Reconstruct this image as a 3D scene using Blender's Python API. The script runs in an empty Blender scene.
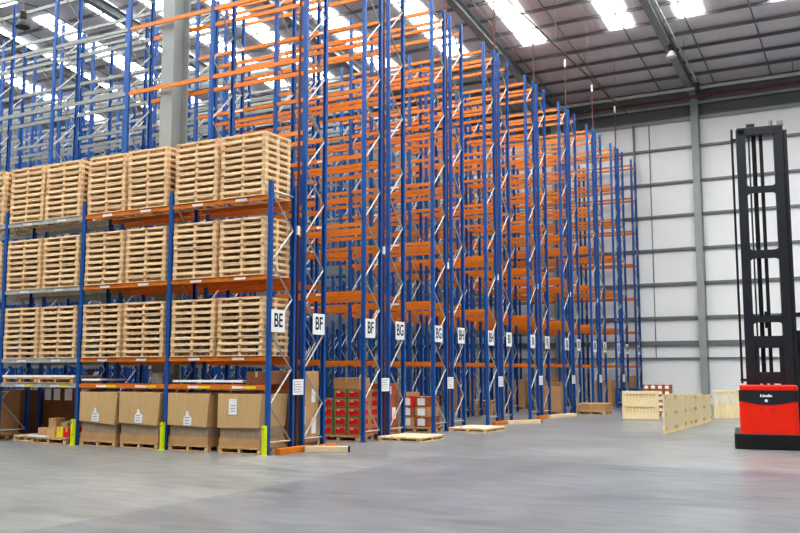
import bpy, bmesh, math, random
from mathutils import Vector, Matrix
random.seed(7)
sc = bpy.context.scene
COL = sc.collection
R = math.radians
W = 2.82          # bay pitch
P = 3.918         # pitch of the back-to-back rack pairs
YW = 32.6         # far wall

# ------------------------------------------------------------------ materials
def mat(name, col, rough=0.5, metal=0.0, var=0.08, scale=6.0, bump=0.0, bscale=40, emit=None, stretch=(1, 1, 1), spec=0.5):
    m = bpy.data.materials.new(name); m.use_nodes = True
    nt = m.node_tree; n = nt.nodes; l = nt.links
    b = n['Principled BSDF']
    b.inputs['Roughness'].default_value = rough
    b.inputs['Metallic'].default_value = metal
    b.inputs['Specular IOR Level'].default_value = spec
    tc = n.new('ShaderNodeTexCoord'); mp = n.new('ShaderNodeMapping'); mp.inputs['Scale'].default_value = stretch
    l.new(tc.outputs['Object'], mp.inputs['Vector'])
    nz = n.new('ShaderNodeTexNoise'); nz.inputs['Scale'].default_value = scale; nz.inputs['Detail'].default_value = 4
    l.new(mp.outputs['Vector'], nz.inputs['Vector'])
    cr = n.new('ShaderNodeValToRGB')
    lo = [c * (1 - var) for c in col]; hi = [min(1, c * (1 + var)) for c in col]
    cr.color_ramp.elements[0].position = 0.3; cr.color_ramp.elements[1].position = 0.7
    cr.color_ramp.elements[0].color = (*lo, 1); cr.color_ramp.elements[1].color = (*hi, 1)
    l.new(nz.outputs['Fac'], cr.inputs['Fac']); l.new(cr.outputs['Color'], b.inputs['Base Color'])
    if bump:
        n2 = n.new('ShaderNodeTexNoise'); n2.inputs['Scale'].default_value = bscale
        l.new(mp.outputs['Vector'], n2.inputs['Vector'])
        bp = n.new('ShaderNodeBump'); bp.inputs['Strength'].default_value = bump; bp.inputs['Distance'].default_value = 0.01
        l.new(n2.outputs['Fac'], bp.inputs['Height']); l.new(bp.outputs['Normal'], b.inputs['Normal'])
    if emit:
        b.inputs['Emission Color'].default_value = (*emit[0], 1); b.inputs['Emission Strength'].default_value = emit[1]
    return m

def srgb(r, g, b):
    f = lambda c: (c / 255 / 12.92) if c <= 10 else ((c / 255 + 0.055) / 1.055) ** 2.4
    return (f(r), f(g), f(b))

M = {}
M['blue'] = mat('blue_powder_coat', srgb(26, 84, 154), 0.42, 0, 0.12, 3)
M['orange'] = mat('orange_powder_coat', srgb(212, 122, 34), 0.42, 0, 0.1, 3)
M['galv'] = mat('galvanised_steel', srgb(196, 200, 198), 0.4, 0.3, 0.1, 12)
M['galv_tall'] = mat('darker_galvanised_steel', srgb(142, 146, 143), 0.45, 0.2, 0.1, 12)  # darker grey than galv, for beams of the tall rows
M['brace'] = mat('brace_steel', srgb(176, 174, 168), 0.45, 0.2, 0.08, 12)
M['wood'] = mat('pale_pine', srgb(240, 212, 172), 0.75, 0, 0.10, 5, 0.3, 30, stretch=(1, 6, 6))
M['wood_old'] = mat('worn_pine', srgb(205, 170, 125), 0.8, 0, 0.16, 5, 0.3, 30, stretch=(1, 6, 6))
M['wood_dark'] = mat('pallet_block', srgb(222, 186, 142), 0.85, 0, 0.14, 6)
M['plank'] = mat('planed_plank', srgb(232, 208, 170), 0.7, 0, 0.08, 5, stretch=(1, 8, 8))
M['crate'] = mat('crate_timber', srgb(236, 220, 178), 0.7, 0, 0.07, 4, stretch=(5, 5, 1))
M['carton'] = mat('brown_carton', srgb(192, 152, 108), 0.8, 0, 0.07, 4)
M['carton_lid'] = mat('tan_lid_board', srgb(200, 168, 122), 0.8, 0, 0.05, 3, stretch=(6, 6, .5))
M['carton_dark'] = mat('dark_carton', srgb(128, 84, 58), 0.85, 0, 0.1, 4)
M['corrugate'] = mat('grey_brown_corrugated', srgb(166, 146, 124), 0.85, 0, 0.18, 10, stretch=(3, 3, .3))
M['white'] = mat('white_sheet', srgb(236, 238, 240), 0.6, 0, 0.03, 6)
M['yellow_tape'] = mat('yellow_sticker', srgb(235, 215, 40), 0.6, 0, 0.04, 6)
M['guard'] = mat('yellow_green_guard', srgb(212, 226, 28), 0.45, 0, 0.06, 5)
M['black'] = mat('black_print', srgb(22, 22, 26), 0.6, 0, 0.05, 6)
M['greyprint'] = mat('grey_print', srgb(120, 120, 126), 0.7, 0, 0.05, 6)
M['mast'] = mat('mast_black_steel', srgb(40, 43, 50), 0.38, 0.1, 0.12, 5)
M['mast_dark'] = mat('mast_chain_steel', srgb(30, 32, 36), 0.5, 0.3, 0.15, 14)
M['red'] = mat('truck_red', srgb(236, 44, 14), 0.28, 0, 0.04, 3)
M['truck_black'] = mat('truck_black', srgb(22, 24, 26), 0.45, 0, 0.1, 6)
M['truck_band'] = mat('truck_band', srgb(38, 42, 48), 0.4, 0, 0.06, 6)
M['pipe'] = mat('sprinkler_red', srgb(86, 42, 42), 0.5, 0, 0.1, 4)
M['lightpipe'] = mat('light_pipe', srgb(178, 182, 178), 0.45, 0.1, 0.06, 3)
M['steelgrey'] = mat('column_grey_paint', srgb(158, 164, 164), 0.5, 0, 0.05, 1.5)
M['rafter'] = mat('rafter_grey_paint', srgb(146, 152, 152), 0.5, 0, 0.06, 1.5)
M['purlin'] = mat('purlin_galvanised', srgb(116, 116, 120), 0.55, 0.1, 0.08, 2)
M['girt'] = mat('girt_galvanised', srgb(120, 124, 126), 0.5, 0.1, 0.08, 2)
M['green'] = mat('green_print', srgb(98, 128, 70), 0.7, 0, 0.12, 8)
M['fruit_red'] = mat('red_print', srgb(222, 34, 44), 0.55, 0, 0.12, 9)
M['redbrown'] = mat('red_brown_carton', srgb(168, 92, 52), 0.8, 0, 0.1, 5)
M['lampblack'] = mat('lamp_black', srgb(15, 14, 15), 0.5, 0, 0.1, 5)
M['lampwhite'] = mat('lamp_reflector', srgb(215, 215, 210), 0.4, 0, 0.04, 5)
M['chrome'] = mat('polished_rod', srgb(170, 172, 176), 0.25, 0.8, 0.05, 5)
M['film'] = mat('grey_film', srgb(150, 150, 150), 0.4, 0, 0.15, 8)

def floor_material():
    m = bpy.data.materials.new('power_floated_concrete'); m.use_nodes = True
    nt = m.node_tree; n = nt.nodes; l = nt.links; b = n['Principled BSDF']
    g = n.new('ShaderNodeNewGeometry'); sp = n.new('ShaderNodeSeparateXYZ'); l.new(g.outputs['Position'], sp.inputs[0])
    def noise(scale, detail, st):
        mp = n.new('ShaderNodeMapping'); mp.inputs['Scale'].default_value = st; l.new(g.outputs['Position'], mp.inputs[0])
        z = n.new('ShaderNodeTexNoise'); z.inputs['Scale'].default_value = scale; z.inputs['Detail'].default_value = detail
        z.inputs['Roughness'].default_value = 0.55
        l.new(mp.outputs[0], z.inputs['Vector']); return z.outputs['Fac']
    def math_(op, a, c, v=None):
        x = n.new('ShaderNodeMath'); x.operation = op
        for i, s in enumerate((a, c)):
            if isinstance(s, (int, float)): x.inputs[i].default_value = s
            else: l.new(s, x.inputs[i])
        return x.outputs[0]
    base = n.new('ShaderNodeValToRGB')
    base.color_ramp.elements[0].position = 0.34; base.color_ramp.elements[0].color = (*srgb(100, 104, 105), 1)
    base.color_ramp.elements[1].position = 0.66; base.color_ramp.elements[1].color = (*srgb(154, 158, 158), 1)
    f1 = noise(0.4, 3, (1, 1, 1)); f2 = noise(0.6, 3, (0.35, 1.2, 1))
    f3 = noise(2.6, 6, (0.5, 1.3, 1))
    l.new(math_('ADD', math_('MULTIPLY', math_('ADD', f1, f2), 0.28), math_('MULTIPLY', f3, 0.44)), base.inputs['Fac'])
    # slab to slab tone: the slab nearer than the joint at y=1.5 and past the joint at x=3.15 is darker and bluer
    sy = math_('LESS_THAN', sp.outputs['Y'], 1.5)
    sx = math_('GREATER_THAN', sp.outputs['X'], 3.12)
    slab = math_('MULTIPLY', sy, sx)
    mix = n.new('ShaderNodeMixRGB'); mix.blend_type = 'MULTIPLY'; mix.inputs['Color2'].default_value = (*[c for c in (0.70, 0.72, 0.78)], 1)
    l.new(math_('MULTIPLY', slab, math_('ADD', 0.45, math_('MULTIPLY', f2, 0.8))), mix.inputs['Fac']); l.new(base.outputs['Color'], mix.inputs['Color1'])
    # saw-cut joints
    def joint(axis, at, w):
        return math_('LESS_THAN', math_('ABSOLUTE', math_('SUBTRACT', sp.outputs[axis], at), 0), w)
    j = joint('X', 3.12, 0.012)
    for a, p_ in (('Y', 1.5), ('X', -4.4), ('X', 10.65), ('Y', 16.0)):
        j = math_('MAXIMUM', j, joint(a, p_, 0.012))
    mix2 = n.new('ShaderNodeMixRGB'); mix2.inputs['Color2'].default_value = (*srgb(150, 150, 148), 1)
    l.new(math_('MULTIPLY', j, 0.7), mix2.inputs['Fac']); l.new(mix.outputs['Color'], mix2.inputs['Color1'])
    l.new(mix2.outputs['Color'], b.inputs['Base Color'])
    rr = n.new('ShaderNodeMapRange'); rr.inputs['To Min'].default_value = 0.285; rr.inputs['To Max'].default_value = 0.35
    l.new(f1, rr.inputs['Value']); l.new(rr.outputs[0], b.inputs['Roughness'])
    bp = n.new('ShaderNodeBump'); bp.inputs['Strength'].default_value = 0.02; bp.inputs['Distance'].default_value = 0.01
    
    return m

def ribbed(name, col, axis, pitch, strength, var=0.05, rough=0.5):
    m = mat(name, col, rough, 0, var, 0.4)
    nt = m.node_tree; n = nt.nodes; l = nt.links; b = n['Principled BSDF']
    g = n.new('ShaderNodeNewGeometry')
    wv = n.new('ShaderNodeTexWave'); wv.wave_type = 'BANDS'; wv.bands_direction = axis; wv.wave_profile = 'SIN'
    wv.inputs['Scale'].default_value = 0.314 / pitch
    l.new(g.outputs['Position'], wv.inputs['Vector'])
    bp = n.new('ShaderNodeBump'); bp.inputs['Strength'].default_value = strength; bp.inputs['Distance'].default_value = 0.03
    l.new(wv.outputs['Fac'], bp.inputs['Height']); l.new(bp.outputs[0], b.inputs['Normal'])
    return m
M['floor'] = floor_material()
M['wall'] = ribbed('white_liner_panel', srgb(240, 243, 244), 'X', 0.3, 0.05, 0.02)
M['wall_dark'] = ribbed('grey_cladding', srgb(112, 116, 118), 'X', 0.3, 0.1)
M['deck'] = ribbed('roof_deck', srgb(228, 224, 229), 'X', 0.33, 0.25, 0.04)
M['rooflight'] = mat('translucent_rooflight', (0.9, 0.9, 0.9), 0.6, 0, 0.02, 3, emit=((1.0, 0.99, 0.97), 13.0))

# ------------------------------------------------------------------ mesh helpers
class MB:
    def __init__(s): s.v = []; s.f = []
    def box(s, x0, x1, y0, y1, z0, z1):
        i = len(s.v)
        s.v += [(x, y, z) for z in (z0, z1) for y in (y0, y1) for x in (x0, x1)]
        s.f += [(i, i+2, i+3, i+1), (i+4, i+5, i+7, i+6), (i, i+1, i+5, i+4), (i+1, i+3, i+7, i+5), (i+3, i+2, i+6, i+7), (i+2, i, i+4, i+6)]
        return s
    def hexa(s, b, t):     # bottom quad, top quad (counter-clockwise from above)
        i = len(s.v); s.v += list(b) + list(t)
        s.f += [(i+3, i+2, i+1, i), (i+4, i+5, i+6, i+7)] + [(i+k, i+(k+1) % 4, i+4+(k+1) % 4, i+4+k) for k in range(4)]
        return s
    def prism(s, prof, a, b, axis):   # extrude closed 2-D profile along an axis; prof in the two other axes
        i = len(s.v); n = len(prof)
        def mk(p, t):
            if axis == 'x': return (t, p[0], p[1])
            if axis == 'y': return (p[0], t, p[1])
            return (p[0], p[1], t)
        s.v += [mk(p, a) for p in prof] + [mk(p, b) for p in prof]
        s.f += [tuple(range(i, i+n))[::-1], tuple(range(i+n, i+2*n))] + [(i+k, i+(k+1) % n, i+n+(k+1) % n, i+n+k) for k in range(n)]
        return s
    def tube(s, p, q, r, n=8, r2=None):
        p = Vector(p); q = Vector(q); d = (q-p).normalized()
        a = d.orthogonal().normalized(); c = d.cross(a); i = len(s.v)
        if r2 is None: r2 = r
        if n == 4: off = math.pi/4
        else: off = 0
        for base, rad in ((p, r), (q, r2)):
            s.v += [tuple(base + rad*(math.cos(2*math.pi*k/n+off)*a + math.sin(2*math.pi*k/n+off)*c)) for k in range(n)]
        s.f += [tuple(range(i, i+n))[::-1], tuple(range(i+n, i+2*n))] + [(i+k, i+(k+1) % n, i+n+(k+1) % n, i+n+k) for k in range(n)]
        return s
    def bar(s, p, q, w=0.03, h=None):   # square bar
        return s.tube(p, q, w*0.7071, 4)
    def lathe(s, prof, cx=0, cy=0, n=20):
        i = len(s.v); m = len(prof)
        for r, z in prof:
            s.v += [(cx+r*math.cos(2*math.pi*k/n), cy+r*math.sin(2*math.pi*k/n), z) for k in range(n)]
        for j in range(m-1):
            for k in range(n):
                s.f.append((i+j*n+k, i+j*n+(k+1) % n, i+(j+1)*n+(k+1) % n, i+(j+1)*n+k))
        s.f.append(tuple(i+k for k in range(n))[::-1]); s.f.append(tuple(i+(m-1)*n+k for k in range(n)))
        return s
    def mesh(s, name, m):
        me = bpy.data.meshes.new(name); me.from_pydata(s.v, [], s.f); me.update()
        bm = bmesh.new(); bm.from_mesh(me); bmesh.ops.recalc_face_normals(bm, faces=bm.faces); bm.to_mesh(me); bm.free()
        me.materials.append(m); return me
    def build(s, name, m, parent=None, loc=(0, 0, 0)):
        return link(name, s.mesh(name, m), parent, loc)

def link(name, data, parent=None, loc=(0, 0, 0), rz=0):
    o = bpy.data.objects.new(name, data); COL.objects.link(o); o.location = loc
    if rz: o.rotation_euler = (0, 0, rz)
    if parent is not None: o.parent = parent
    return o
def tag(o, label=None, cat=None, group=None, kind=None):
    if label: o['label'] = label
    if cat: o['category'] = cat
    if group: o['group'] = group
    if kind: o['kind'] = kind
    return o
def thing(name, label, cat, loc=(0, 0, 0), rz=0, group=None):
    return tag(link(name, None, None, loc, rz), label, cat, group)
def struct(o): return tag(o, kind='structure')
def bevel(o, w=0.02, n=2):
    b = o.modifiers.new('bevel', 'BEVEL'); b.width = w; b.segments = n; b.limit_method = 'ANGLE'; return o
def copy_tree(o, parent=None):
    c = o.copy(); COL.objects.link(c)
    if parent is not None: c.parent = parent
    for ch in list(o.children): copy_tree(ch, c)
    return c
ORD = ['first', 'second', 'third', 'fourth', 'fifth', 'sixth', 'seventh', 'eighth', 'ninth', 'tenth', 'eleventh', 'twelfth']
def lettering(name, text, size, parent, loc, rot, m, sx=1.0):
    cu = bpy.data.curves.new(name, 'FONT'); cu.body = text; cu.size = size; cu.align_x = 'CENTER'; cu.align_y = 'CENTER'
    cu.extrude = 0.002; cu.offset = 0.006; cu.materials.append(m)
    t = bpy.data.objects.new(name, cu); COL.objects.link(t); bpy.context.view_layer.update()
    me = bpy.data.meshes.new_from_object(t.evaluated_get(bpy.context.evaluated_depsgraph_get()))
    bpy.data.objects.remove(t); bpy.data.curves.remove(cu)
    o = link(name, me, parent, loc); o.rotation_euler = rot; o.scale = (sx, 1, 1)
    return o

# ------------------------------------------------------------------ camera (from a fit of the rack grid)
def make_camera():
    f, yaw, pit, rol = 907.0752, R(-28.4963), R(6.5694), R(-0.0494)
    fwd = Vector((math.sin(yaw)*math.cos(pit), math.cos(yaw)*math.cos(pit), math.sin(pit)))
    r = Vector((math.cos(yaw), -math.sin(yaw), 0)); u = r.cross(fwd)
    r2 = math.cos(rol)*r + math.sin(rol)*u; u2 = -math.sin(rol)*r + math.cos(rol)*u
    cd = bpy.data.cameras.new('camera'); cd.sensor_fit = 'HORIZONTAL'; cd.sensor_width = 36; cd.lens = f/800*36
    cd.clip_end = 300
    co = bpy.data.objects.new('camera', cd); COL.objects.link(co)
    m = Matrix((r2, u2, -fwd)).transposed().to_4x4(); m.translation = Vector((11.664, -15.647, 1.75))
    co.matrix_world = m; sc.camera = co
make_camera()

# ------------------------------------------------------------------ shell
XL, XR, YF = -35.0, 24.0, -26.0
RIDGE = 12.5; TAN = 0.125; ZE = 16.3
def roof_z(y): return ZE + (YW - y)*TAN if y > RIDGE else ZE + (YW - RIDGE)*TAN - (RIDGE - y)*TAN
struct(MB().box(XL, XR, YF-30, YW, -0.3, 0).build('floor', M['floor']))
struct(MB().box(XL, XR, YW, YW+0.3, 0, 14.95).build('wall_back', M['wall']))
struct(MB().box(XL, XR, YW, YW+0.3, 14.95, 17.3).build('wall_back_upper', M['wall_dark']))
struct(MB().box(XL-0.3, XL, YF, YW, 0, 19).build('wall_left', M['wall_dark']))
struct(MB().box(XR, XR+0.3, YF, YW, 0, 19).build('wall_right', M['wall_dark']))
# roof deck, far slope and near slope, in one sheet
def slope_box(mb, x0, x1, ya, yb, off, th):
    mb.hexa([(x0, ya, roof_z(ya)+off), (x1, ya, roof_z(ya)+off), (x1, yb, roof_z(yb)+off), (x0, yb, roof_z(yb)+off)],
            [(x0, ya, roof_z(ya)+off+th), (x1, ya, roof_z(ya)+off+th), (x1, yb, roof_z(yb)+off+th), (x0, yb, roof_z(yb)+off+th)])
rd = MB(); slope_box(rd, XL, XR, RIDGE, YW+0.3, 0.22, 0.1); slope_box(rd, XL, XR, YF, RIDGE, 0.22, 0.1)
struct(rd.build('ceiling', M['deck']))
n_w = 0
for x in (-31.8, -27.6, -24.0, -20.4, -17.6, -14.75, -10.85, -6.8, -2.8, 1.43, 4.53, 8.4, 11.9, 15.6, 19.4):
    for ya, yb in ((13.4, 24.8), (-14.0, 11.6)):
        n_w += 1
        m = MB(); slope_box(m, x-0.56, x+0.56, ya, yb, 0.17, 0.03)
        struct(m.build('window_%d' % n_w, M['rooflight']))
y = 32.15
k = 0
while y > YF:
    m = MB()
    z = roof_z(y)
    m.box(XL, XR, y-0.03, y+0.03, z+.06, z+0.2)
    struct(m.build('roof_purlin', M['purlin'])); y -= 1.5
for i in range(-10, 6):
    x = 1.58 + 2.72*i
    m = MB(); m.bar((x, YW-0.2, roof_z(YW-0.2)-0.0), (x, RIDGE, roof_z(RIDGE)-0.0), 0.045); m.bar((x, RIDGE, roof_z(RIDGE)), (x, YF, roof_z(YF)), 0.045)
    struct(m.build('roof_tie_rod', M['purlin']))
# portal frames: I-section rafters and wall columns
def ibeam_slope(m, x, ya, yb, depth, w=0.36):
    for (a, b) in ((-depth, -depth+0.03), (-0.03, 0.0)): slope_box(m, x-w/2, x+w/2, ya, yb, a, b-a)
    slope_box(m, x-0.012, x+0.012, ya, yb, -depth+0.03, depth-0.06)
for i in range(-4, 3):
    x = 3.17 + 7.6*i
    m = MB(); ibeam_slope(m, x, RIDGE, YW-0.1, 0.4); ibeam_slope(m, x, YF, RIDGE, 0.4)
    struct(m.build('roof_rafter', M['rafter']))
    m = MB(); ya, yb = YW-0.5, YW-0.02
    m.box(x-0.18, x+0.18, ya, ya+0.03, 0, 15.9).box(x-0.18, x+0.18, yb-0.03, yb, 0, 15.9).box(x-0.012, x+0.012, ya+0.03, yb-0.03, 0, 15.9)
    struct(m.build('steel_column', M['steelgrey']))
# the big column standing inside the tall racking
m = MB(); x0, x1, y0, y1 = -4.62, -4.22, 1.40, 2.0
m.box(x0, x1, y0, y0+0.04, 0, roof_z(1.5)-0.5).box(x0, x1, y1-0.04, y1, 0, roof_z(1.5)-0.5).box(-4.435, -4.405, y0+0.04, y1-0.04, 0, roof_z(1.5)-0.5)
struct(m.build('steel_column', M['rafter']))
# girts along the far wall
for z, h in ((13.42, .12), (11.6, .12), (9.84, .12), (8.05, .13), (6.25, .14), (4.48, .15), (3.16, .24), (2.40, .06)):
    struct(MB().box(XL, XR, YW-0.16, YW, z-h/2, z+h/2).build('wall_girt', M['girt']))
struct(MB().box(XL, XR, YW-0.14, YW, 14.84, 15.02).build('trim_1', M['steelgrey']))
struct(MB().box(XL, XR, YW-0.32, YW-0.2, 15.62, 15.74).build('trim_2', M['lightpipe']))
struct(MB().tube((0.72, YW-0.05, 2.4), (0.72, YW-0.05, 14.9), 0.025).build('trim_3', M['girt']))
struct(MB().tube((-0.06, YW-0.22, 0), (-0.06, YW-0.22, 14.9), 0.06).build('trim_4', M['girt']))
def pipe_thing(name, label, cat, pts, r, m, group=None):
    b = MB()
    for a, c in zip(pts, pts[1:]): b.tube(a, c, r, 10)
    o = b.build(name, m)
    L = (Vector(pts[1])-Vector(pts[0])).length; n = int(L/4.5)
    for i in range(n):
        p = Vector(pts[0]).lerp(Vector(pts[1]), (i+.5)/n)
        MB().tube(p, (p.x, p.y, roof_z(p.y)+.2), .01, 6).build('hanger_rod', M['purlin'], o)
    return tag(o, label, cat, group)
pipe_thing('light_grey_pipe', 'light grey pipe hung high along the far wall, above a dark red main', 'pipe', [(XL, 30.4, 15.87), (XR, 30.4, 15.87)], 0.085, M['lightpipe'])
pipe_thing('sprinkler_main', 'dark red sprinkler main along the far wall just below a pale pipe', 'pipe', [(XL, 30.62, 15.5), (XR, 30.62, 15.5)], 0.08, M['pipe'])
pipe_thing('sprinkler_main', 'dark red pipe under the roof running back above the rack ends', 'pipe', [(0.15, 3.0, 15.0), (0.15, 30.3, 15.0)], 0.035, M['pipe'])
CON0 = (3.75, 17.0, 17.32); CON1 = (3.75, 30.2, 16.05)
pipe_thing('roof_conduit', 'pale conduit slung beside the roof rafter above the open floor', 'conduit', [CON0, CON1], 0.055, M['lightpipe'])

# ------------------------------------------------------------------ pallet racking
UPROF = [(-.05, -.035), (.05, -.035), (.05, .035), (.028, .035), (.028, -.02), (-.028, -.02), (-.028, .035), (-.05, .035)]
BPROF = [(-.025, -.052), (.025, -.052), (.025, .052), (-.005, .052), (-.005, .03), (-.025, .03)]
BL = W - 0.11
me_beam = {c: MB().prism([(p[0], p[1]) for p in BPROF], -BL/2, BL/2, 'x').mesh('beam', M[c]) for c in ('orange', 'galv', 'galv_tall')}
me_up = {}
def upright_mesh(h):
    if h not in me_up: me_up[h] = MB().prism(UPROF, 0, h, 'z').mesh('upright', M['blue'])
    return me_up[h]
me_foot = MB().box(-.08, .08, -.07, .07, 0, .012).mesh('foot_plate', M['blue'])
me_conn = MB().box(-.012, .012, -.032, .032, -.12, .09).mesh('beam_connector', M['orange'])
me_stick = MB().box(-.16, .16, -.0015, .0015, -.026, .026).mesh('location_sticker', M['white'])
me_stick_y = MB().box(-.16, .16, -.0015, .0015, -.026, .026).mesh('location_sticker', M['yellow_tape'])
me_diag = {}
def diag_mesh(dep, up, dz):
    key = (dep, up, dz)
    if key not in me_diag:
        a, b = (0.035, dep-0.035) if up else (dep-0.035, 0.035)
        me_diag[key] = MB().bar((0, a, 0), (0, b, dz), 0.032).mesh('diagonal_brace', M['brace'])
    return me_diag[key]
def flat_mesh(dep):
    key = (dep, 'h')
    if key not in me_diag: me_diag[key] = MB().bar((0, 0.035, 0), (0, dep-0.035, 0), 0.032).mesh('horizontal_brace', M['brace'])
    return me_diag[key]

def rack_row(label, y0, dep, h, bays, levels, orange_bays, aisle_front, group, stickers=(), feet=False):
    row = thing('pallet_racking_row', label, 'pallet racking', (0, y0, 0), 0, group)
    um = upright_mesh(h); dz = 0.768
    for i in range(bays+1):
        x = -W*i
        for yy, rz in ((0, 0), (dep, math.pi)):
            u = link('upright', um, row, (x, yy, 0), rz)
            if i == 0 or feet: link('foot_plate', me_foot, u)
        # lacing: zigzag of single diagonals, flat bar at the bottom
        zs = 0.25; up = not aisle_front; lst = []
        z = zs
        while z + dz < h - 0.05:
            lst.append((z, up)); z += dz; up = not up
        if i == 0:
            link('horizontal_brace', flat_mesh(dep), row, (x, 0, zs))
            for z, up in lst: link('diagonal_brace', diag_mesh(dep, up, dz), row, (x, 0, z))
            link('horizontal_brace', flat_mesh(dep), row, (x, 0, lst[-1][0]+dz))
        else:
            key = ('frame', dep, h, aisle_front)
            if key not in me_diag:
                b = MB(); b.bar((0, .035, zs), (0, dep-.035, zs), .032)
                for z, up in lst:
                    a, c = (0.035, dep-0.035) if up else (dep-0.035, 0.035)
                    b.bar((0, a, z), (0, c, z+dz), 0.032)
                me_diag[key] = b.mesh('frame_bracing', M['brace'])
            link('frame_bracing', me_diag[key], row, (x, 0, 0))
    rest = {'orange': [], 'galv': [], 'galv_tall': []}; grey = 'galv' if h < 8 else 'galv_tall'
    n = 0
    for i in range(bays):
        c = 'orange' if i < orange_bays else grey
        for li, z in enumerate(levels):
            for yy, rz in ((-0.0, 0), (dep, math.pi)):
                n += 1
                if n > 98:
                    rest[c].append((-(i+.5)*W, yy, z)); continue
                o = link('beam', me_beam[c], row, (-(i+.5)*W, yy, z), rz)
                if yy == 0 and i < 3 and stickers:
                    for sx, kind in stickers[min(li, len(stickers)-1)]:
                        link('location_sticker', me_stick if kind == 'w' else me_stick_y, o, (sx, -0.0268, -0.008 if kind else 0))
    allrest = rest['orange'] + rest['galv'] + rest['galv_tall']
    if allrest:
        b = MB()
        for x, yy, z in allrest: b.prism([(yy+p[0], z+p[1]) for p in BPROF], x-BL/2, x+BL/2, 'x')
        tag(b.build('beam', M[grey] if not rest['orange'] else M['orange'], row), kind='stuff')
    return row

LOW = [1.409, 2.02, 3.762, 5.50]
TALL = [1.96 + 1.755*k for k in range(7)]
rack_row('low blue racking row filled with pale pallet stacks, orange and grey beams', 0, 0.86, 5.85, 4, LOW, 2, True, 'pallet racking rows',
         stickers=[((-.62, 'w'), (-.3, 'y'), (.62, 'w'), (.94, 'y')), ((-.62, 'w'), (.62, 'w'))], feet=True)
letters = ['BE', 'BF', 'BG', 'BH', 'BI', 'BJ', 'BK', 'BL', 'BM', 'BN']
bays_for = lambda y: max(4, min(12, int(math.ceil((-(11.66 - 1.294*(y + 15.65)))/W)) + 1))
rows = []
for k in range(9):
    if k > 0:
        lb = {1: 'tall racking row fronted by the BF sign across the aisle from fruit cartons',
              8: 'last tall single racking row in front of the white far wall'}.get(k, 'tall racking row carrying the nearer of the two %s signs' % letters[k])
        if k == 1: lb = 'tall racking row with red fruit cartons at its foot, nearer of its pair'
        rack_row(lb, k*P, 0.84, 12.82, bays_for(k*P), TALL, 2, True, 'pallet racking rows', stickers=[((.15, 'w'),)] if k < 4 else ())
    if k < 8:
        if k == 0: lb = 'tall racking row directly behind the low pallet-filled row, big grey column inside'
        else: lb = 'tall racking row carrying the farther of the back-to-back signs, marked %s' % letters[k+1]
        y0 = k*P + 1.265
        row = rack_row(lb, y0, 0.83, 12.82, bays_for(y0), TALL, 2, False, 'pallet racking rows')

# in-rack sprinkler risers between the back-to-back frames
for k in range(0, 8):
    yy = k*P + 1.05
    o = thing('sprinkler_riser', 'thin red-brown sprinkler pipe rising between %s and %s rack ends' % (letters[k], letters[k+1]), 'pipe', (-0.02, yy, 0), 0, 'sprinkler risers at the rack ends')
    MB().tube((0, 0, 0.0), (0, 0, 15.0), 0.03, 8).build('riser_pipe', M['pipe'], o)
    MB().tube((0, 0, 14.62), (0, 0, 14.95), 0.05, 8).build('white_clamp', M['white'], o)
    MB().tube((0, 0, 4.8), (0, 0, 5.0), 0.045, 8).build('white_clamp', M['white'], o)

# aisle signs, location sheets
def sign(txt, y0, label):
    s = thing('aisle_sign', label, 'sign', (0.062, y0+0.235, 2.82), 0, 'aisle letter signs on the rack ends')
    MB().box(-.006, .006, -.24, .24, -.24, .24).build('sign_board', M['white'], s)
    lettering('sign_lettering', txt, 0.42, s, (0.007, 0, 0), (R(90), 0, R(90)), M['black'], 0.72)
for k in range(9):
    near = 'white %s sign on the upright nearer the low pallet row' if False else None
    y0 = k*P
    if k == 0: lb = 'white BE sign beside the pallet stacks on the low racking'
    elif k == 8: lb = 'white BM sign on the last rack end by the far wall'
    else: lb = 'white %s sign, first of the two reading %s along the rack ends' % (letters[k], letters[k])
    sign(letters[k], y0, lb)
    if k < 8:
        lb = 'white %s sign, on the farther frame of the %s and %s rack pair' % (letters[k+1], letters[k], letters[k+1])
        sign(letters[k+1], y0+1.57, lb)
        o = thing('location_notice', 'small white printed notice fixed between the %s and %s rack ends' % (letters[k], letters[k+1]), 'notice', (0.07, y0+1.0, 1.4), 0, 'printed notices on the rack ends')
        MB().box(-.004, .004, -.2, .2, -.17, .17).build('notice_sheet', M['white'], o)
        b = MB()
        b.box(.004, .006, -.15, -.144, -.12, .13)
        for r_ in range(5): b.box(.004, .006, -.15, .14 - .05*(r_ % 2), .108-.055*r_, .118-.055*r_)
        b.build('printed_lines', M['greyprint'], o)

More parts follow.
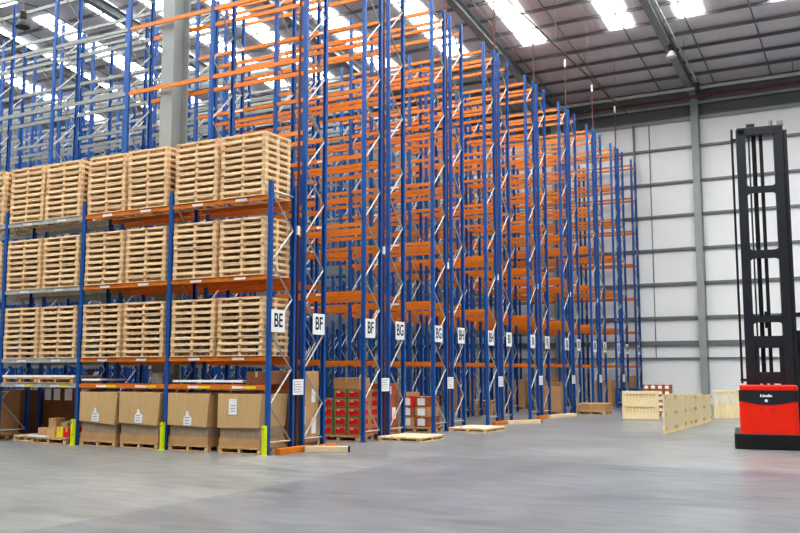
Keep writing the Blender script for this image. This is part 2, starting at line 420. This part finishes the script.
# ------------------------------------------------------------------ pallets
PLx, PLy, PLh = 1.24, 0.94, 0.141
def make_pallet(name, label, group, m='wood', lx=PLx, ly=PLy, h=PLh):
    r = thing(name, label, 'pallet', (0, 0, 0), 0, group)
    t = 0.021
    d = MB(); n = 7; w = ly/n*0.86
    for i in range(n):
        c = -ly/2 + w/2 + i*(ly-w)/(n-1); d.box(-lx/2, lx/2, c-w/2, c+w/2, h-t, h)
    for x in (-lx/2+.055, 0, lx/2-.055): d.box(x-.05, x+.05, -ly/2, ly/2, h-2*t, h-t)
    for y in (-ly/2+.05, ly/2-.05): d.box(-lx/2, lx/2, y-.05, y+.05, h-2*t, h-t)
    d.build('top_deck', M[m], r)
    for x in (-lx/2+.055, 0, lx/2-.055):
        s = MB(); hw = .048 if x else .034
        for y in (-ly/2+.062, 0, ly/2-.062): s.box(x-hw, x+hw, y-.055, y+.055, t, h-2*t)
        nb = len(s.f)
        s.box(x-.05, x+.05, -ly/2, ly/2, 0.001, t)
        if x == 0:      # cross boards of the base butt against the middle skid
            for y in (-ly/2+.05, ly/2-.05): s.box(-lx/2+.105, -.05, y-.05, y+.05, 0.001, t); s.box(.05, lx/2-.105, y-.05, y+.05, 0.001, t)
        so = s.build('skid', M[m], r); so.data.materials.append(M['wood_dark'])
        for f in so.data.polygons[:nb]: f.material_index = 1
    return r
proto = {}
def pallet(label, x, y, z, group, kind='wood', rz=0, lx=PLx, ly=PLy, h=PLh):
    key = (kind, lx, ly, h)
    if key not in proto: proto[key] = o = make_pallet('wooden_pallet', label, group, kind, lx=lx, ly=ly, h=h)
    else: o = copy_tree(proto[key])
    o['label'] = label; o['group'] = group
    o.location = (x, y, z); o.rotation_euler = (0, 0, rz); return o

stackx = []
for b in range(3): stackx += [-(b*W) - .745, -(b*W) - .745 - 1.335]
stackx.append(-3*W - .745)
cnt = {5.552: (10, 'top'), 3.814: (9, 'middle'), 2.072: (9, 'lowest')}
for zb, (n, lv) in cnt.items():
    for si, x in enumerate(stackx):
        for j in range(n):
            lb = 'pale pallet %s from bottom of the %s stack from the BE sign, %s stacked shelf' % (ORD[j], ORD[si], lv)
            pallet(lb, x + random.uniform(-.008, .008), 0.42 + random.uniform(-.01, .01), zb + j*PLh, 'pale pallets stacked on the low racking',
                   rz=random.uniform(-.004, .004))

# ------------------------------------------------------------------ big tan pallet boxes with drop-over lids
def pallet_box(x0, x1, label, sheet, skew, bx):
    r = thing('pallet_box', label, 'box', ((x0+x1)/2, 0.45, 0.142), 0, 'tan pallet boxes under the low racking')
    hw = (x1-x0)/2; dz = -0.142
    MB().box(-hw+.05, hw-.07, -.43, .42, 0.30+dz+.005, .62+dz).build('sleeve', M['corrugate'], r)
    MB().box(-hw+.03, hw-.05, -.45, .44, 0.145+dz, .31+dz).build('tray', M['carton'], r)
    lid = MB(); zb, zt = .54+dz, 1.262+dz
    lid.hexa([(-hw+.01, -.49, zb+skew), (hw-.06, -.49, zb-skew), (hw-.06, .47, zb-skew), (-hw+.01, .47, zb+skew)],
             [(-hw, -.48, zt), (hw, -.48, zt-.005), (hw, .47, zt-.005), (-hw, .47, zt)])
    lo = lid.build('lid', M['carton_lid'], r); bevel(lo, .008, 1)
    sx, sz, kind = sheet
    s = MB()
    if kind == 'house':
        s.prism([(sx-.11, sz-.14), (sx+.11, sz-.14), (sx+.13, sz+.03), (sx+.04, sz+.08), (sx+.02, sz+.17), (sx-.03, sz+.17), (sx-.05, sz+.08), (sx-.11, sz+.03)], -.498, -.494, 'y')
    else: s.box(sx-.11, sx+.11, -.498, -.494, sz-.17, sz+.17)
    so = s.build('delivery_note', M['white'], r)
    g = MB()
    for i in range(3): g.box(sx-.07, sx+.06, -.4995, -.498, sz-.10+i*.06, sz-.085+i*.06)
    g.build('printed_lines', M['greyprint'], so)
    pallet('worn pallet carrying the %s' % label.split(' with')[0], (x0+x1)/2, 0.45, 0, 'pallets under the tan boxes', 'wood_old', lx=1.16)
# seen right to left from the BE upright
pallet_box(-1.33, -.14, 'tan pallet box by the BE rack end with white note high on its lid', (-.16, .92-.142+.07, 'sheet'), -.01, 0)
pallet_box(-2.76, -1.56, 'second tan pallet box from the BE rack end with note near the lid rim', (.0, .70-.142, 'house'), .015, 0)
pallet_box(-4.25, -2.99, 'third tan pallet box from the BE rack end with tilted lid', (.0, .72-.142, 'house'), .02, 0)
pallet_box(-5.54, -4.32, 'fourth tan pallet box, beside the open bay of small cartons', (-.06, .72-.142, 'house'), .035, 0)

# yellow upright guards
for i, lb in enumerate(('yellow-green guard at foot of the BE corner upright', 'yellow-green upright guard between second and third tan pallet boxes', 'yellow-green upright guard between tan boxes and the open carton bay')):
    r = thing('upright_guard', lb, 'post guard', (-W*i, -.114, 0), 0, 'yellow guards on the low racking uprights')
    MB().prism([(-.048, .04), (-.048, -.02), (-.03, -.045), (.03, -.045), (.048, -.02), (.048, .04), (.04, .04), (.04, -.015), (.025, -.034), (-.025, -.034), (-.04, -.015), (-.04, .04)], 0.012, .62, 'z').build('guard_shell', M['guard'], r)
    MB().box(-.065, .065, -.08, .035, 0, .012).build('base_plate', M['guard'], r)
    MB().tube((0, -.052, .54), (0, -.044, .54), .014).build('bolt', M['black'], r)

# cartons helpers
def carton(label, x0, x1, y0, y1, z0, z1, m='carton', group=None, sheets=(), name='carton', side_sheets=()):
    r = thing(name, label, 'box', ((x0+x1)/2, (y0+y1)/2, z0), 0, group)
    a, b, h = (x1-x0)/2, (y1-y0)/2, z1-z0
    o = MB().box(-a, a, -b, b, 0.001, h).build('carton_body', M[m], r); bevel(o, .008, 1)
    MB().box(-.03, .03, -b-.002, b+.002, max(.01, h-.12), h+.001).build('packing_tape', M['carton_lid'], r)
    for (sx, sz, w, hh) in sheets: MB().box(sx-w/2, sx+w/2, -b-.005, -b-.001, sz-hh/2, sz+hh/2).build('white_label', M['white'], r)
    for (sy, sz, w, hh) in side_sheets: MB().box(a+.001, a+.005, sy-w/2, sy+w/2, sz-hh/2, sz+hh/2).build('white_label', M['white'], r)
    return r
# shelf at 1.41
zs = 1.462
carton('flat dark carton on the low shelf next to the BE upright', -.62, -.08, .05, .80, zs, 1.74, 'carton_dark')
def board(label, x0, x1, y0, y1, z):
    o = MB().box(x0, x1, y0, y1, z, z+.05).build('white_board', M['white']); bevel(o, .006, 1); tag(o, label, 'board')
board('long white board lying on the shelf above two tan boxes', -2.68, -.70, .02, .80, zs+.04)
b = MB(); 
pallet('worn pallet under a white board on the grey-beam shelf, nearer the orange beams', -6.40, .42, zs, 'pallets on the grey-beam shelf', 'wood_old')
pallet('worn pallet under a white board on the grey-beam shelf, farther along', -7.67, .42, zs, 'pallets on the grey-beam shelf', 'wood_old')
board('long white board lying over two pallets on the grey-beam shelf', -8.36, -5.76, -.02, .85, zs+.142)
board('short white board end on the orange shelf left of the blue upright'.replace(' left of', ' beside'), -5.52, -4.9, -.02, .80, zs+.06)
carton('cardboard carton on shelf gap above the third tan box', -3.5, -3.15, .2, .7, zs, zs+.24, 'film')

# open bay with small cartons
pallet('worn pallet with loose small cartons on it in the open bay', -6.62, .47, 0, 'pallets on floor of open bay', 'wood_old')
pallet('small empty pallet poking out beside the loose cartons', -7.75, .62, 0, 'pallets on floor of open bay', 'wood', lx=0.9, ly=.7)
xs = -7.05
sm = [(-7.16, -6.82, .15, .5, .142, .36, 'carton'), (-6.8, -6.52, .12, .5, .142, .36, 'wood_old'), (-6.5, -6.28, .15, .5, .142, .40, 'yellow_tape'), (-6.26, -6.05, .15, .55, .142, .40, 'fruit_red'),
      (-6.85, -6.6, .2, .5, .362, .60, 'carton'), (-6.95, -6.4, .55, .9, .142, .5, 'carton'), (-6.55, -6.3, .3, .5, .402, .5, 'film')]
nm = ['small brown carton at the near end of the loose carton pile', 'small tan carton second along the loose pile', 'small yellow packet box on the loose carton pallet', 'small red packet box on the loose carton pallet', 'small carton perched on top of the loose pile', 'wider carton at the back of the loose carton pallet', 'grey wrapped parcel on the loose carton pile']
for s_, lb in zip(sm, nm): carton(lb, *s_[:6], s_[6])
MB_ = MB().box(-7.3, -6.7, -.02, .12, .142, .18).build('white_board', M['white']); tag(MB_, 'thin white board on the front edge of the loose carton pallet', 'board')
# dark cartons behind, in the tall row
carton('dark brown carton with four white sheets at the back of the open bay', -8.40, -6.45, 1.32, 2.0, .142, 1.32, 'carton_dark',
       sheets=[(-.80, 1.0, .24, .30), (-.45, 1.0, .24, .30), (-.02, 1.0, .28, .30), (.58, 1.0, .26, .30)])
for i, x in enumerate((-7.85, -6.72)): pallet('worn pallet under the dark carton with four sheets, %s of two' % ORD[i], x, 1.66, 0, 'pallets under dark cartons', 'wood_old', lx=1.1, ly=.7)
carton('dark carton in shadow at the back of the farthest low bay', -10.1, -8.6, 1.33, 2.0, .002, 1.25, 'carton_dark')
carton('brown carton in the farthest bay of the low racking', -10.2, -8.72, .05, .85, .142, 1.22, 'carton', None)
for i, x in enumerate((-9.9, -9.05)): pallet('worn pallet under the brown carton of the farthest bay, %s of two' % ORD[i], x, .45, 0, 'pallets under the farthest carton', 'wood_old', lx=.8, ly=.85)
carton('tall brown carton behind the BE rack end with two white notes', -1.25, -.06, 1.33, 2.02, .142, 1.75, 'carton', side_sheets=((.12, 1.05, .16, .3), (.14, .38, .18, .36), (-.25, .62, .1, .4)))
pallet('worn pallet under the tall brown carton behind the BE rack end', -.66, 1.67, 0, 'pallets in the tall rows', 'wood_old', lx=1.1, ly=.74)
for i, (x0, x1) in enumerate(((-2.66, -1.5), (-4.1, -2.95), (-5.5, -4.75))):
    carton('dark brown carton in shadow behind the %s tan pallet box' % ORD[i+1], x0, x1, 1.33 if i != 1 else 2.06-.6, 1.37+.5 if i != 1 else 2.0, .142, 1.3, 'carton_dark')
    pallet('shadowed pallet under the dark carton behind the %s tan box' % ORD[i+1], (x0+x1)/2, 1.68, 0, 'pallets in the tall rows', 'wood_old', lx=min(1.1, x1-x0), ly=.7)

# ------------------------------------------------------------------ fruit cartons (row at y=3.92)
fx, fy, fz = .40, .46, .228
def fruit(label, x, y, z):
    r = thing('fruit_carton', label, 'box', (x, y, z), 0, 'red-labelled fruit cartons')
    a, b = fx/2-.004, fy/2-.004
    MB().box(-a, a, -b, b, .001, fz-.004).build('carton_body', M['green'] if False else M['carton'], r)
    e = MB()
    for sx in (-1, 1): e.box(sx*a-.035*(sx > 0), sx*a+.035*(sx < 0), -b-.003, -b, .002, fz-.006)
    e.box(-a, a, -b-.003, -b, .002, .02)
    e.build('green_edging', M['green'], r)
    MB().prism([(-.13, .035), (.14, .035), (.15, .13), (.10, .19), (-.11, .17), (-.14, .10)], -b-.006, -b-.001, 'y').build('red_label', M['fruit_red'], r)
    MB().box(-.09, -.01, -b-.008, -b-.006, .15, .175).build('white_label', M['white'], r)
    MB().prism([(-.14, .04), (.14, .04), (.14, .17), (-.14, .17)], a+.001, a+.005, 'x').build('red_label', M['fruit_red'], r)
X0 = -1.40; Y0 = 4.12
for c in range(3):
    for d in range(2):
        for j in range(4 if c == 0 else 5):
            lb = 'red-labelled fruit carton, %s from bottom, %s column from the aisle upright, %s rank' % (ORD[j], ORD[2-c], 'front' if d == 0 else 'rear')
            fruit(lb, X0+.21+c*.405, Y0+.2+d*.465, .142+j*fz)
pallet('pallet under the red-labelled fruit cartons', -.80, 4.39, 0, 'pallets in the tall rows', 'wood_old', lx=1.24, ly=.78)
carton('plain brown carton topping the red-labelled fruit cartons', -1.0, -.22, 4.10, 4.62,   .142+5*fz+.002, 1.58, 'carton')

# tall carton in BG frame and white-labelled stack
carton('tall orange-brown carton standing inside the BG rack frame', -1.05, -.12, 5.26, 5.96, .142, 1.42, 'redbrown', side_sheets=((.1, .5, .2, .3), (-.12, 1.1, .15, .2)))
pallet('pallet under the tall orange-brown carton inside the BG frame', -.60, 5.60, 0, 'pallets in the tall rows', 'wood_old', lx=1.0, ly=.72)
for c in range(2):
    for d in range(2):
        for j in range(3):
            m = 'redbrown' if (c + j) % 2 else 'carton'
            x0 = -1.12 + c*.475
            carton('brown carton with white label, %s from bottom, %s column, %s rank of the stack' % (ORD[j], ['narrow', 'wide'][c], ['front', 'rear'][d]),
                   x0, x0+(.455), 7.92+d*.36, 8.26+d*.36, .142+j*.29, .142+j*.29+.285, 'fruit_red' if (c, d, j) == (0, 0, 2) else m, 'white-labelled brown cartons', sheets=((-.02, .14, .24, .2),) if d == 0 else ())
carton('brown carton topping the white-labelled carton stack over a red one', -1.12, -.66, 7.92, 8.26, .142+.872, 1.14, 'carton', None)
pallet('pallet under the white-labelled brown carton stack', -.64, 8.26, 0, 'pallets in the tall rows', 'wood_old', lx=1.1, ly=.76)

# deep stacks
for j in range(4): pallet('old pallet %s from bottom of the short pallet pile deep between racks' % ORD[j], -3.2, 18.68, j*PLh, 'short pallet pile', 'wood_old', ly=.9)
deep = [(-4.1, -3.2, 23.65, 24.3, 1.35, 'dark-strapped brown load on the rack floor beyond the BI sign'), (-1.25, -.2, 19.7, 20.3, 1.1, 'brown load on the floor inside the BJ rack'),
        (-2.5, -1.5, 23.6, 24.3, 1.25, 'brown load on the floor inside the BK rack'), (-3.9, -3.0, 27.55, 28.2, 1.5, 'brown load on the floor inside the BL rack'),
        (-1.2, -.3, 27.55, 28.2, 1.3, 'tall brown load on the floor near the BL rack end'), (-1.2, -.25, 31.55, 32.1, 1.5, 'brown load on the floor inside the last rack by the wall'),
        (-5.2, -4.2, 19.7, 20.3, 1.4, 'brown load deep inside the BJ rack')]
for x0, x1, y0, y1, z, lb in deep:
    carton(lb, x0, x1, y0, y1, .142, z, 'carton', 'brown loads deep in the racking')
    pallet('pallet under the ' + lb, (x0+x1)/2, (y0+y1)/2, 0, 'pallets deep in the racking', 'wood_old', lx=x1-x0, ly=.66)

# ------------------------------------------------------------------ pallets and timbers lying on the floor at the rack ends
pallet('empty pallet lying on the floor in front of the first BG sign', .68, 5.2, 0, 'empty pallets lying on the floor', 'wood', rz=R(90), lx=1.4, ly=1.2, h=.115)
pallet('empty pallet lying on the floor in front of the BH rack ends', .73, 9.3, 0, 'empty pallets lying on the floor', 'wood', rz=R(90), lx=1.5, ly=1.2, h=.115)
def timber(name, label, p, q, w, h, m, cap=None):
    p = Vector(p); q = Vector(q); L = (q-p).length; ang = math.atan2(q.y-p.y, q.x-p.x)
    r = thing(name, label, 'timber', (p.x, p.y, 0), ang)
    o = MB().box(0, L, -w/2, w/2, 0, h).build('plank', M[m], r); bevel(o, .006, 1)
    if cap: MB().box(L, L+.03, -w/2, w/2, 0.002, h).build('black_end', M['black'], r)
timber('floor_rail', 'orange rail piece on floor at the BE rack end', (.16, .15), (.16, 1.2), .14, .13, 'orange')
timber('timber_plank', 'pale timber with black end lying by the BE rack end', (.26, 1.02), (1.12, 1.42), .16, .13, 'plank', True)
timber('floor_rail', 'orange rail piece on floor at the farther BF frame', (.16, 1.75), (.16, 2.35), .12, .10, 'orange')
timber('floor_rail', 'orange rail piece on floor at the BH and BI rack pair', (.15, 11.95), (.2, 13.0), .14, .12, 'orange')
timber('timber_plank', 'pale timber with dark end on floor by the BI rack end', (.28, 12.75), (1.02, 13.85), .16, .12, 'plank', True)
timber('floor_rail', 'orange rail piece on floor at the BI and BJ rack pair', (.15, 16.1), (.17, 17.2), .14, .12, 'orange')
timber('timber_plank', 'pale timber with dark end on floor by the BJ rack end', (.25, 16.9), (.62, 18.9), .2, .12, 'plank', True)

# low pallet of flat cartons
pallet('pallet under the low flat brown cartons before the far rack ends', .72, 21.2, 0, 'pallets on the open floor', 'wood_old', lx=1.2, ly=1.1)
for j in range(3):
    carton('flat brown carton, %s layer from the floor on the low floor pallet' % ORD[j], 0.14, 1.30, 20.7, 21.7, .142+j*.1, .142+j*.1+.096, 'carton', 'flat brown cartons on floor pallet')
# blue bins by the far rack
for i, (x, y) in enumerate(((-.75, 30.45), (.05, 30.45))):
    r = thing('blue_bin', ['dark blue bin on floor by the last rack end', 'second dark blue bin nearer the crate panels'][i], 'bin', (x, y, 0), 0, 'dark blue bins')
    MB().hexa([(-.25, -.35, 0), (.25, -.35, 0), (.25, .35, 0), (-.25, .35, 0)], [(-.29, -.4, .82), (.29, -.4, .82), (.29, .4, .82), (-.29, .4, .82)]).build('bin_body', M['blue'], r)
    MB().box(-.32, .32, -.43, .43, .82, .88).build('bin_rim', M['blue'], r)

# ------------------------------------------------------------------ crate panels on the open floor
def crate_panel_x():
    r = thing('slatted_crate', 'pale slatted crate side standing alone, facing the aisle', 'crate', (3.52, 17.5, 0), R(11))
    for z in (0.02, .46, .92): MB().box(-.62, .62, -.05, -.012, z, z+.11).build('rail', M['crate'], r)
    for x in (-.58, .58): MB().box(x-.06, x+.06, -.055, .02, .02, 1.03).build('corner_post', M['crate'], r)
    b = MB()
    for i in range(11): b.box(-.52+i*.104-.052, -.52+i*.104+.0515, -.010 + .003*(i % 2), .018, .03, 1.02)
    b.build('boarding', M['crate'], r)
    for z, n_ in ((.40, 9), (.84, 9)):
        for i in range(n_):
            hh = .12 if i < 4 else .04
            MB().box(-.47+i*.115, -.445+i*.115, -.02, -.009, z-hh, z+.05).build('nail_slot', M['wood_dark'], r)
crate_panel_x()
L = 7.4; n = 5
for i in range(n):
    y0 = 10.4 + i*(L/n); pl = L/n - .03
    lb = 'pale timber crate panel standing on edge, %s of the receding run from the camera end' % ORD[i]
    r = thing('timber_hoarding', lb, 'timber panel', (5.9, y0, 0), 0, 'receding run of crate panels')
    hp = (1.09, 1.06, 1.02, .97, .93)[i]
    b = MB()
    for j in range(6):
        yy = j*pl/6; b.box(-.02, .02, yy+.004, yy+pl/6-.004, .03, hp)
    b.build('boarding', M['crate'], r)
    for z in (.12, .52, hp-.09): MB().box(-.055, -.021, .02, pl-.02, z-.05, z+.05).build('batten', M['crate'], r)
    for z in (.14, .54, hp-.08):
        for yy in ((.06, pl-.14) if i != 2 else (pl*.5, pl-.14)): MB().box(.02, .05, yy, yy+.09, z-.045, z+.045).build('spacer_block', M['wood_dark'], r)
    MB().box(-.05, .05, 0.0, pl, 0, .03).build('foot_rail', M['crate'], r)
for i in range(3):
    lb = ['pale slatted fence panel behind the crate run, beside it', 'pale slatted fence panel behind the crate run, next along', 'pale slatted fence panel behind the red lift truck'][i]
    r = thing('slatted_fence_panel', lb, 'fence panel', (5.75 + i*2.05*math.cos(R(14)), 19.3 + i*2.05*math.sin(R(14)), 0), R(14), 'slatted fence panels')
    b = MB()
    for j in range(11): b.box(.04+j*.18, .04+j*.18+.11, -.015, .015, .02, 1.06)
    b.build('slats', M['crate'], r)
    MB().box(0, 2.0, .016, .05, .02, .56).build('lower_board', M['crate'], r)
    MB().box(0, 2.0, -.05, -.016, .96, 1.06).build('top_rail', M['crate'], r)
# cartons behind the crate side
for i in range(4):
    for j in range(5):
        x = 2.92 + i*.265
        lb = 'red-brown carton with white label behind the crate side, %s layer, %s along' % (ORD[j], ORD[i])
        carton(lb, x, x+.255, 20.4, 20.8, .142+j*.215, .142+j*.215+.21, 'redbrown', 'labelled cartons behind the crate side', sheets=((0, .11, .15, .11),))
pallet('pallet under the labelled cartons behind the crate side', 3.45, 20.62, 0, 'pallets on the open floor', 'wood_old', lx=1.08, ly=.5)

# ------------------------------------------------------------------ red lift truck
T = thing('lift_truck', 'red and black tall-mast lift truck parked on the open floor', 'lift truck', (8.39, 6.17, 0), R(8))
def tp(mb, name, m, parent=T, bv=0):
    o = mb.build(name, M[m], parent)
    if bv: bevel(o, bv, 3)
    return o
def rounded(x0, x1, y0, y1, r, n=6):
    pts = []
    for cx, cy, a0 in ((x0+r, y0+r, 180), (x1-r, y0+r, 270), (x1-r, y1-r, 0), (x0+r, y1-r, 90)):
        for k in range(n+1):
            a = R(a0 + 90*k/n); pts.append((cx+r*math.cos(a), cy+r*math.sin(a)))
    return pts
tp(MB().prism(rounded(0, 1.50, 0, 2.4, .10), .012, .34, 'z'), 'chassis_skirt', 'truck_black', bv=.02)
body = tp(MB().prism(rounded(.13, 1.36, .05, .85, .10), .34, 1.06, 'z'), 'battery_cover', 'red')
tp(MB().prism(rounded(.125, 1.365, .045, .85, .10), 1.06, 1.30, 'z'), 'ventilation_band', 'truck_band')
# smile-shaped lower edge of the band
bm = MB(); N = 14
for i in range(N):
    xa, xb = .22+i*1.05/N, .22+(i+1)*1.05/N
    f = lambda x: 1.06 - .07*math.sin(math.pi*(x-.22)/1.05)
    bm.hexa([(xa, .040, f(xa)), (xb, .040, f(xb)), (xb, .06, f(xb)), (xa, .06, f(xa))], [(xa, .040, 1.08), (xb, .040, 1.08), (xb, .06, 1.08), (xa, .06, 1.08)])
tp(bm, 'band_lower_edge', 'truck_band')
tp(MB().prism(rounded(.15, 1.37, .03, .88, .12), 1.30, 1.425, 'z'), 'top_cowl', 'red', bv=.03)
lettering('badge_lettering', 'Linde', 0.075, T, (.70, .043, 1.19), (R(90), 0, 0), M['white'], 1.5)
tp(MB().tube((.70, .03, 1.08), (.70, .04, 1.08), .035, 14), 'round_badge', 'white')
tp(MB().box(.55, .62, .046, .05, .86, .9).box(.80, .87, .046, .05, .82, .9).box(1.03, 1.035, .046, .05, .55, .8), 'cover_latch', 'fruit_red')
# mast: two stout columns with tie plates
v0, v1 = .95, 1.30; ZT = 7.58
for u0, u1 in ((.31, .52), (1.15, 1.36)):
    tp(MB().box(u0, u1, v0, v1, .34, ZT-.02), 'mast_column', 'mast', bv=.012)
tp(MB().box(1.37, 1.45, v0+.05, v1+.25, .34, ZT-.1), 'mast_rail', 'mast')
tp(MB().box(.52, .60, v0+.05, v1, .34, 2.3), 'mast_rail', 'mast')
tp(MB().box(1.06, 1.15, v0+.05, v1, .34, 2.3), 'mast_rail', 'mast')
def plate(z0, z1, fil=.11):
    a, b = .50, 1.17
    pr = [(a, z1+fil), (a, z0-fil)]
    pts = [(a, z0-fil)] + [(a+fil - fil*math.cos(R(t)), z0-fil + fil*math.sin(R(t))) for t in (20, 45, 70, 90)]
    pts += [(b-fil + fil*math.cos(R(t)), z0-fil + fil*math.sin(R(t))) for t in (90, 70, 45, 20)] + [(b, z0-fil)]
    pts += [(b, z1+fil)] + [(b-fil + fil*math.cos(R(t)), z1+fil - fil*math.sin(R(t))) for t in (20, 45, 70, 90)]
    pts += [(a+fil - fil*math.cos(R(t)), z1+fil - fil*math.sin(R(t))) for t in (90, 70, 45, 20)] + [(a, z1+fil)]
    tp(MB().prism(pts, v0+.01, v0+.06, 'y'), 'mast_tie_plate', 'mast')
tp(MB().box(.33, 1.34, v0+.0, v1, 7.40, 7.60), 'mast_head', 'mast', bv=.015)
for z0, z1 in ((5.98, 6.14), (4.40, 4.60), (2.88, 3.04)): plate(z0, z1)
plate(2.28, 2.56, .06)
tp(MB().box(.5, 1.17, v0+.02, v0+.1, 1.45, 1.72), 'mast_foot_block', 'mast')
tp(MB().tube((.71, v0+.22, .4), (.71, v0+.22, 7.4), .05, 10), 'lift_cylinder', 'mast_dark')
tp(MB().tube((.60, v0+.18, .4), (.60, v0+.18, 7.4), .02, 8), 'lift_rod', 'chrome')
tp(MB().box(.83, .91, v0+.2, v0+.28, .4, 7.4), 'lift_chain', 'mast_dark')
tp(MB().tube((.215, v0+.1, 1.45), (.215, v0+.1, 7.60), .026, 8), 'hose_tube', 'mast_dark')
tp(MB().box(.18, .31, v0+.08, v0+.14, 7.30, 7.36).box(.18, .31, v0+.08, v0+.14, 1.5, 1.56), 'hose_bracket', 'mast_dark')
tp(MB().box(.55, .74, v0+.02, v0+.2, 7.60, 7.68), 'pulley_bracket', 'mast_dark')
tp(MB().tube((1.10, v0+.1, 7.60), (1.10, v0+.1, 7.74), .05, 10), 'beacon', 'girt')
tp(MB().box(1.24, 1.38, v0+.02, v0+.16, 7.60, 7.70), 'pulley_bracket', 'girt')
tp(MB().tube((.84, v0+.12, 2.75), (.84, v0+.12, 3.14), .07, 10), 'chain_anchor', 'mast_dark')
# operator cab and guard, running out to the side behind the mast
tp(MB().prism(rounded(.15, 1.55, 1.45, 2.35, .06), .34, .52, 'z'), 'cab_floor', 'truck_black')
for u0 in (1.48,): tp(MB().box(u0, u0+.07, 1.5, 1.57, .5, 2.7), 'cab_post', 'mast')
tp(MB().box(1.40, 1.56, 1.45, 2.3, .52, 1.42), 'cab_side_panel', 'truck_black')
tp(MB().box(1.36, 1.95, 1.35, 1.43, 3.02, 3.12), 'carriage_arm', 'mast')
tp(MB().box(1.36, 1.95, 1.35, 1.43, 2.40, 2.5), 'carriage_arm', 'mast')
for x in (.12, 1.38):
    tp(MB().tube((x-.05, .3, .09), (x+.05, .3, .09), .09, 16), 'wheel', 'truck_black'); tp(MB().tube((x-.05, 2.0, .09), (x+.05, 2.0, .09), .09, 16), 'wheel', 'truck_black')

# ------------------------------------------------------------------ lamps
def lamp(label, x, y, z, roof, s=1.0, white=False):
    r = thing('high_bay_lamp', label, 'lamp', (x, y, z), 0, 'high bay lamps')
    MB().lathe([(.25*s, 0), (.26*s, .03*s), (.22*s, .16*s), (.12*s, .30*s), (.09*s, .34*s)]).build('lamp_shade', M['lampwhite' if white else 'lampblack'], r)
    MB().lathe([(.10*s, .34*s), (.12*s, .36*s), (.12*s, .60*s), (.07*s, .64*s)]).build('lamp_housing', M['lampblack'], r)
    MB().tube((0, 0, .64*s), (0, 0, roof - z), .012, 6).build('hanger', M['purlin'], r)
    MB().lathe([(.235*s, .005), (.235*s, .012)]).build('lens', M['lampwhite'], r)
lamp('black bell-shaped lamp hanging high above the low racking', -6.47, -1.40, 10.02, roof_z(-1.4)+.2, .66)
lamp('white domed lamp with black housing beside the pale roof conduit', 3.35, 26.0, 16.15, roof_z(26.0)+.1, .9, True)
r = thing('junction_box', 'black junction box where the roof conduit meets the wall pipes', 'box', (3.75, 30.0, 15.6))
MB().box(-.10, .10, -.10, .10, 0, .4).build('box_body', M['lampblack'], r); MB().tube((0, 0, .4), (0, 0, .62), .05).build('cable_gland', M['lampblack'], r)

# ------------------------------------------------------------------ light
w = bpy.data.worlds.new('world'); sc.world = w; w.use_nodes = True
bg = w.node_tree.nodes['Background']; bg.inputs[0].default_value = (0.93, 0.97, 1.0, 1); bg.inputs[1].default_value = 0.3
def area(name, loc, rot, sx, sy, power, col=(1, 1, 1)):
    ld = bpy.data.lights.new(name, 'AREA'); ld.shape = 'RECTANGLE'; ld.size = sx; ld.size_y = sy; ld.energy = power; ld.color = col
    o = bpy.data.objects.new(name, ld); COL.objects.link(o); o.location = loc; o.rotation_euler = rot; return o

sc.view_settings.view_transform = 'Standard'
sc.view_settings.look = 'Medium High Contrast'
sc.view_settings.exposure = -0.12
sc.cycles.max_bounces = 6; sc.cycles.diffuse_bounces = 4; sc.cycles.glossy_bounces = 2
sc.cycles.use_denoising = True
